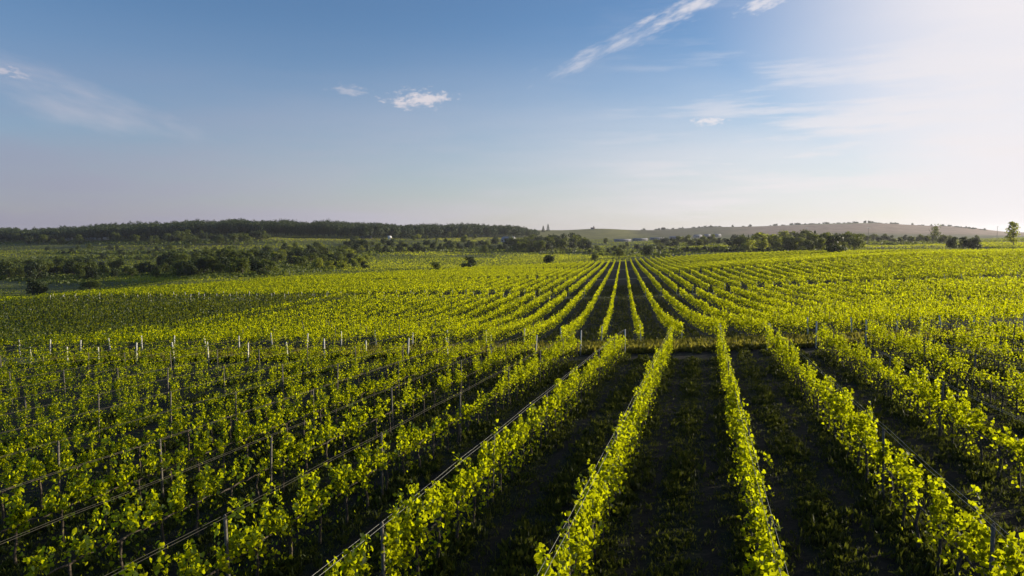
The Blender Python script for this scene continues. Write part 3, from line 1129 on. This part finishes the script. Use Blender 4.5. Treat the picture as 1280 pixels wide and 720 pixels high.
# trees and bushes that stand out
tree(1265, 307, 30, 12, 'poplar', 'light', 'lone slender poplar on the skyline at the right edge of the vineyard')
tree(1168, 305, 26, 15, 'airy', 'mid', 'thin crowned tall tree rising above the hedge before the brown hill')
tree(586, 336, 18, 23, 'bush', 'dark', 'large dark round bush alone at the far edge of the vineyard')
tree(543, 337, 11, 16, 'bush', 'mid', 'smaller green bush in the meadow left of the large dark round bush')
tree(686, 332, 17, 16, 'round', 'dark', 'dark bushy tree standing alone just beyond the bright vines near the middle')
tree(92, 367, 3, 3, 'bush', 'dark', 'tiny dark shrub by the end of the left vines') if False else None
tree(112, 364, 16, 31, 'bush', 'mid', 'broad olive green bush on the left beside the white vine posts', ymin=125)
tree(43, 369, 24, 32, 'bush', 'dark', 'dark bush with upright twigs at the left end of the vine posts', ymin=125)
tree(342, 351, 6, 9, 'bush', 'dark', 'tiny dark bush at the far corner of the vineyard', ymin=125)
tree(1045, 318, 28, 34, 'bush', 'dark', 'dark dense round tree jutting into the vines in front of the hedge')
tree(808, 322, 16, 18, 'round', 'dark', 'dark dome of a bush right of where the vine rows converge')
tree(775, 322, 14, 20, 'bush', 'mid', 'grey green bush just behind where the vine rows converge')
tree(744, 328, 12, 12, 'round', 'mid', 'small green bush left of where the vine rows converge')
tree(1018, 310, 22, 10, 'conifer', 'dark', 'narrow dark conifer poking above the hedge left of the lamp post')
for i, (x_, y_, hp, wp) in enumerate([(1192, 311, 17, 20), (1206, 312, 18, 22), (1221, 311, 16, 20)]):
    tree(x_, y_, hp, wp, 'bush', 'dark', ['left bush of the dark clump standing by the vines under the brown hill', 'middle and tallest bush of the dark clump under the brown hill',
                                         'right bush of the dark clump standing by the vines under the brown hill'][i], 'dark clump of bushes under the hill')
tree(84, 342, 15, 22, 'round', 'light', 'bright yellow green tree among dark scrub on the left')
tree(102, 340, 12, 12, 'round', 'light', 'smaller bright tree right beside the yellow green tree on the left')
tree(5, 350, 8, 10, 'bush', 'light', 'small bright bush at the left edge behind the vine posts', ymin=150)
tree(290, 333, 14, 12, 'round', 'light', 'pale lime tree standing out of the dark wood left of centre')
tree(325, 340, 18, 12, 'round', 'light', 'lime green bush at the right end of the dark wood')
for x_, lab in ((398, 'leftmost'), (412, 'middle'), (428, 'rightmost')):
    tree(x_, 336, 11, 15, 'bush', 'light', f'{lab} of three light green bushes at the foot of the dark slope', 'light bushes at the foot of the slope')
tree(456, 335, 10, 14, 'bush', 'dark', 'dark round bush in the open meadow right of the light green bushes')
tree(442, 336, 12, 9, 'round', 'mid', 'narrow green bush left of the dark round meadow bush')

SCRUB = [
    # x0, x1, y_lo, y_hi, h_lo, h_hi, count, shapes, tones, label, group
    (-20, 120, 340, 350, 14, 26, 30, ('bush', 'round'), ('dark', 'mid', 'mid'), 'dark leafy tree in the thicket at the left behind the vine posts', 'thicket at the left behind the posts'),
    (110, 205, 332, 348, 9, 18, 16, ('bush', 'round'), ('dark', 'mid'), 'low dark bush in the scrub between the two left thickets', 'scrub between the left thickets'),
    (205, 335, 328, 346, 14, 24, 40, ('bush', 'round'), ('dark', 'mid', 'dark', 'mid'), 'dark round tree in the dense wood above the lit grass strip', 'dense wood above the grass strip'),
    (330, 460, 312, 338, 8, 16, 60, ('bush', 'round'), ('mid', 'dark', 'mid', 'light'), 'green bush on the overgrown slope left of the meadow', 'bushes on the overgrown slope'),
    (60, 330, 311, 326, 4, 9, 40, ('bush',), ('dark', 'mid'), 'small dark bush in the hedge lines across the left valley', 'hedge lines across the left valley'),
    (-20, 335, 299, 306, 8, 15, 70, ('round', 'tall', 'bush'), ('mid', 'dark', 'mid'), 'green tree in the belt in front of the left forest', 'tree belt in front of the left forest'),
    (430, 640, 305, 316, 7, 12, 50, ('bush', 'round'), ('mid', 'dark', 'dark'), 'dark bush in the hedge crossing the valley below the forest', 'hedge below the forest'),
    (500, 600, 297, 303, 5, 9, 10, ('round', 'tall'), ('mid', 'light'), 'small tree near the white house below the forest', 'trees near the white house'),
    (640, 700, 308, 317, 12, 18, 22, ('round', 'bush'), ('mid', 'dark'), 'leafy tree in the grove beyond the meadow near the middle', 'grove beyond the meadow'),
    (690, 735, 303, 316, 14, 20, 10, ('round', 'bush'), ('dark', 'dark', 'mid'), 'dark tree in the sloping copse right of the grove', 'sloping dark copse'),
    (735, 835, 305, 318, 5, 10, 17, ('bush', 'round'), ('mid', 'dark'), 'bush on the rough ground behind where rows converge', 'bushes behind the converging rows'),
    (820, 925, 303, 309, 8, 13, 18, ('round', 'bush'), ('mid', 'mid', 'dark'), 'green tree in the line below the white buildings', 'trees below the white buildings'),
    (815, 985, 313, 316, 4, 7, 34, ('bush',), ('dark',), 'low dark bush in the hedge along the top of the right vines', 'hedge along the top of the right vines'),
    (920, 1075, 306, 316, 14, 23, 46, ('round', 'bush'), ('mid', 'mid', 'mid', 'light'), 'hazy green tree in the tall hedge behind the right vines', 'tall hedge behind the right vines'),
    (920, 960, 303, 306, 8, 13, 7, ('conifer',), ('dark',), 'small dark conifer behind the hedge near the white buildings', 'conifers near the white buildings'),
    (1075, 1185, 302, 305, 7, 12, 22, ('bush', 'round'), ('mid', 'dark'), 'low tree in the far hedge under the brown hill', 'far hedge under the brown hill'),
    (1180, 1225, 300, 305, 6, 10, 5, ('bush',), ('mid',), 'grey bush behind the dark clump of bushes', 'bushes behind the dark clump'),
]
for (x0, x1, y0, y1, h0, h1, n, shapes, tones, lab, grp) in SCRUB:
    for i in range(n):
        xx = x0 + (x1 - x0) * (i + rng.uniform(0.05, 0.95)) / n
        yy = rng.uniform(y0, y1)
        if 296 < yy < 310 and (102 < xx < 142 or 78 < xx < 94):
            continue                                 # the clearing before the shed and the house
        sh = shapes[int(rng.integers(0, len(shapes)))]
        tree(xx, yy, rng.uniform(h0, h1), None, sh, tones[int(rng.integers(0, len(tones)))], lab, grp)
# slender pale trees before the forest wall
for i, x_ in enumerate((387, 413, 426, 429, 437, 538, 561, 568)):
    tree(x_, 296.5, rng.uniform(7, 10), None, 'poplar', 'light', 'slender pale tree standing before the dark forest edge', 'slender trees before the forest')
tree(679, 290, 8, 5, 'conifer', 'dark', 'left of two pointed trees just off the right end of the forest', 'pointed trees off the forest end', ymin=900)
tree(685, 289, 9, 5, 'conifer', 'dark', 'right of two pointed trees just off the right end of the forest', 'pointed trees off the forest end', ymin=900)
# trees along the crest of the brown hill
CREST = sorted(np.concatenate([rng.uniform(800, 960, 26), rng.uniform(962, 1100, 44), rng.uniform(1100, 1165, 14), rng.uniform(1172, 1240, 18)]))
for x_ in CREST:
    ycr = np.interp(x_, [800, 860, 900, 960, 1000, 1080, 1120, 1180, 1210, 1240], [287, 284.5, 283, 281, 279.5, 278.2, 278.5, 281.5, 285, 288.5])
    tree(x_ + rng.uniform(-1.5, 1.5), ycr + 0.6, 1.3 + 2.4 * rng.random() ** 2.2, rng.uniform(2.5, 8), 'bush', 'dark', 'tiny dark tree on the skyline crest of the brown hill', 'trees along the hill crest', 'tree', 'tree', ymin=1700, ymax=2700)

# the forest on the left ridge: one mass
def build_forest():
    r = np.random.default_rng(5)
    parts = []
    n = 2300
    for i in range(n):
        front = i < 380
        px = r.uniform(-140, 672)
        edge = float(np.interp(px, [-140, 0, 150, 330, 460, 560, 640, 672], [1010, 1000, 985, 985, 1010, 1130, 1230, 1300]))
        y = edge + (r.uniform(0, 25) if front else 25 + 330 * r.random() ** 1.3)
        x = (px - 640) / F * y
        lim = float(np.interp(px, [-140, 0, 60, 120, 200, 640, 660, 672], [14, 15, 15, 18, 22, 20, 15, 10]))
        H = lim * (1 + 0.06 * math.sin(px * 0.11) + 0.05 * math.sin(px * 0.043 + 2)) * (r.uniform(0.84, 1.05) + (0.22 * r.random() ** 6 if px < 180 else 0))
        W = r.uniform(9, 15)
        z = gz(x, y)
        m_ = 170 if front else 130
        d = r.normal(0, 1, (m_, 3)); d /= np.linalg.norm(d, axis=1)[:, None]
        c = np.array([x, y, z + H * 0.62]) + d * np.array([W / 2, W / 2, H * 0.40]) * r.uniform(0.55, 1.03, m_)[:, None]
        parts.append(leaves(c, d + r.normal(0, 0.5, d.shape), r.normal(0, 1, d.shape), r.uniform(1.0, 2.2, m_), KITE, KITE_F, 0.3))
        k = np.array([[x, y, z + H * 0.3]])
        parts.append(leaves(k, np.array([[0.3, -1.0, 0.0]]), np.array([[0, 0, 1.0]]), np.array([H * 0.55]), np.array([(-0.025, 0), (0.025, 0), (0.02, 1), (-0.02, 1)]), [np.array([(0, 1, 2, 3)])], 0.0))
    g = stack_geo(parts)
    o = link('forest', mesh_from('forest', g[0], g[1], M['forest']))
    o['kind'] = 'stuff'
    o['label'] = 'dark forest covering the ridge on the left'


build_forest()

# ------------------------------------------------------------------ buildings, poles, road
def building(px, py, len_px, h_px, name, label, roof_mat, rotz=0.0, group=None, windows=4, roof_share=0.45, ymin=400, depth=9.0, wall_mat='plaster'):
    x, y, z = spot(px, py, ymin)
    mpp = y / F
    L, H = len_px * mpp, h_px * mpp
    hw, hd = L / 2, depth / 2
    ev = H * (1 - roof_share)
    o = thing(name, label, 'building', (x, y, z), rotz, group)
    wl = MB().box(-hw, hw, -hd, hd, -1.5, ev)
    wl.add([(-hw, -hd, ev), (-hw, hd, ev), (-hw, 0, H - 0.15)], [(0, 1, 2)]).add([(hw, -hd, ev), (hw, hd, ev), (hw, 0, H - 0.15)], [(0, 2, 1)])
    link('wall', wl.mesh('wall', M[wall_mat]), o)
    e = 0.5
    sl = (H - ev) / hd
    rf = MB()
    for sg in (-1, 1):
        lo = ev - sl * e
        v = [(-hw - e, sg * (hd + e), lo), (hw + e, sg * (hd + e), lo), (hw + e, 0, H), (-hw - e, 0, H),
             (-hw - e, sg * (hd + e), lo + 0.18), (hw + e, sg * (hd + e), lo + 0.18), (hw + e, 0, H + 0.18), (-hw - e, 0, H + 0.18)]
        rf.add(v, [(0, 1, 2, 3), (4, 7, 6, 5), (0, 4, 5, 1), (1, 5, 6, 2), (0, 3, 7, 4)])
    link('roof', rf.mesh('roof', roof_mat), o)
    for i in range(windows):
        wx = -hw + L * (i + 0.5) / windows
        ww = min(1.6, L / windows * 0.4)
        link('window', MB().box(wx - ww / 2, wx + ww / 2, -hd - 0.05, -hd - 0.003, ev * 0.4, ev * 0.78).mesh('window', M['glass']), o)
    link('door', MB().box(hw * 0.55, hw * 0.55 + 1.2, -hd - 0.06, -hd - 0.004, 0, min(2.3, ev * 0.85)).mesh('door', M['bark']), o)
    return o


building(122, 300.5, 23, 4.2, 'shed', 'long low shed with a pale roof among the trees below the left forest', M['roof_white'], 0.12, None, 4, 0.55, depth=14, wall_mat='roof_white')
building(86, 300.5, 7, 4.0, 'house', 'small white house left of the long low shed', M['roof_white'], 0.3, None, 1, 0.45, wall_mat='roof_white')
building(487, 299, 3.5, 4.0, 'house', 'tiny white house under the dark forest edge', M['roof_white'], 0.5, None, 1, depth=5, wall_mat='roof_white')
building(458, 298, 14, 3.4, 'barn', 'long grey roofed barn under the forest left of the tiny white house', M['roof_grey'], 0.05, None, 5)
building(636, 303, 15, 7, 'barn', 'large grey barn on the pale meadow at the right end of the forest', M['roof_grey'], -0.35, None, 4, depth=18)
for px_, py_, ln, hp, lab in ((778, 302, 20, 3.0, 'leftmost of the long white halls below the grassy crest'), (800, 301, 18, 3.0, 'second long white hall from the left below the grassy crest'),
                             (821, 300, 17, 3.0, 'third long white hall from the left below the grassy crest'), (846, 298.5, 18, 3.0, 'fourth long white hall from the left below the grassy crest')):
    building(px_, py_, ln, hp, 'hall', lab, M['roof_pale'], 0.10, 'long white halls below the crest', 8, 0.3, 800)
for px_, py_, ln, hp, lab in ((872, 297, 9, 3.6, 'white house right of the long halls'), (884, 296.5, 8, 3.6, 'white house between its two neighbours above the tree line'), (896, 296, 9, 3.6, 'rightmost white house of the three beside the hill')):
    building(px_, py_, ln, hp, 'house', lab, M['roof_grey'], 0.25, 'white houses beside the hill', 3, 0.4, 800)
hut = building(741, 286.6, 5.0, 2.2, 'hut', 'dark little hut with a stubby tower on the grassy skyline', M['roof_red'], 0.0, None, 1, 0.4, 1500, 6)
link('tower', MB().box(1.5, 4.0, -1.2, 1.2, 0, 9.0, 0.2).mesh('tower', M['bark']), hut)


def pole(px, py, h_px, label, lamps=0, name='utility_pole', cat='pole', ymin=300, rad=0.16):
    x, y, z = spot(px, py, ymin)
    H = h_px * y / F
    o = thing(name, label, cat, (x, y, z), 0.2)
    link('shaft', MB().tube([(0, 0, -0.5), (0, 0, H * 0.5), (0, 0, H)], [rad, rad * 0.85, rad * 0.65], 8).mesh('shaft', M['post'], True), o)
    arm = 1.1
    link('crossarm', MB().box(-arm, arm, -0.07, 0.07, H - 0.6, H - 0.45).mesh('crossarm', M['post']), o)
    for i in range(lamps):
        cx = -arm + 2 * arm * i / max(1, lamps - 1)
        link('lamp_head', MB().box(cx - 0.7, cx + 0.7, -0.5, 0.3, H - 0.42, H - 0.05, 0.06).mesh('lamp_head', M['lamp']), o)
    if not lamps:
        for cx in (-0.9, 0.9):
            link('insulator', MB().tube([(cx, 0, H - 0.45), (cx, 0, H - 0.2)], [0.06, 0.04], 6).mesh('insulator', M['lamp']), o)
    return o


pole(1246, 301, 18, 'wooden utility pole on the skyline left of the lone poplar')
pole(1085, 304, 19, 'tall floodlight pole with two pale lamp heads before the brown hill', 2, 'floodlight_pole', 'floodlight')
pole(1008, 303, 18, 'floodlight pole with pale lamp heads above the hedge left of the tall floodlight pole', 2, 'floodlight_pole', 'floodlight')
road_pts = [spot(x_, y_, 300) for x_, y_ in ((1058, 310.0), (1085, 309.6), (1120, 309.0), (1150, 308.4), (1185, 307.6))]
rp = np.array([(p[0], p[1]) for p in road_pts])
tt = np.linspace(0, 1, 40)
rp = np.stack([np.interp(tt, np.linspace(0, 1, 5), rp[:, 0]), np.interp(tt, np.linspace(0, 1, 5), rp[:, 1])], 1)
ribbon('road', rp - np.array([0, 3.5]), rp + np.array([0, 3.5]), M['road'], 0.15, 4)

# ------------------------------------------------------------------ air
def build_haze():
    gv = np.empty(len(bpy.data.objects['ground'].data.vertices) * 3, np.float32)
    bpy.data.objects['ground'].data.vertices.foreach_get('co', gv)
    zs = (float(gv[2::3].min()) - 1.0, max(float(gv[2::3].max()) + 16.0, ZC + 12.0))
    me = MB().box(-5900, 5900, -5900, 5900, zs[0], zs[1]).mesh('haze', None)
    m_, k, out = new_mat('haze')
    pv = k.n('ShaderNodeVolumePrincipled')
    pv.inputs['Color'].default_value = (0.80, 0.82, 0.92, 1)
    pv.inputs['Density'].default_value = 0.00006
    pv.inputs['Anisotropy'].default_value = 0.45
    k.l(pv.outputs[0], out.inputs['Volume'])
    me.materials.append(m_)
    o = link('haze', me)
    o['kind'] = 'stuff'
    o['label'] = 'thin evening haze over the valley'


build_haze()
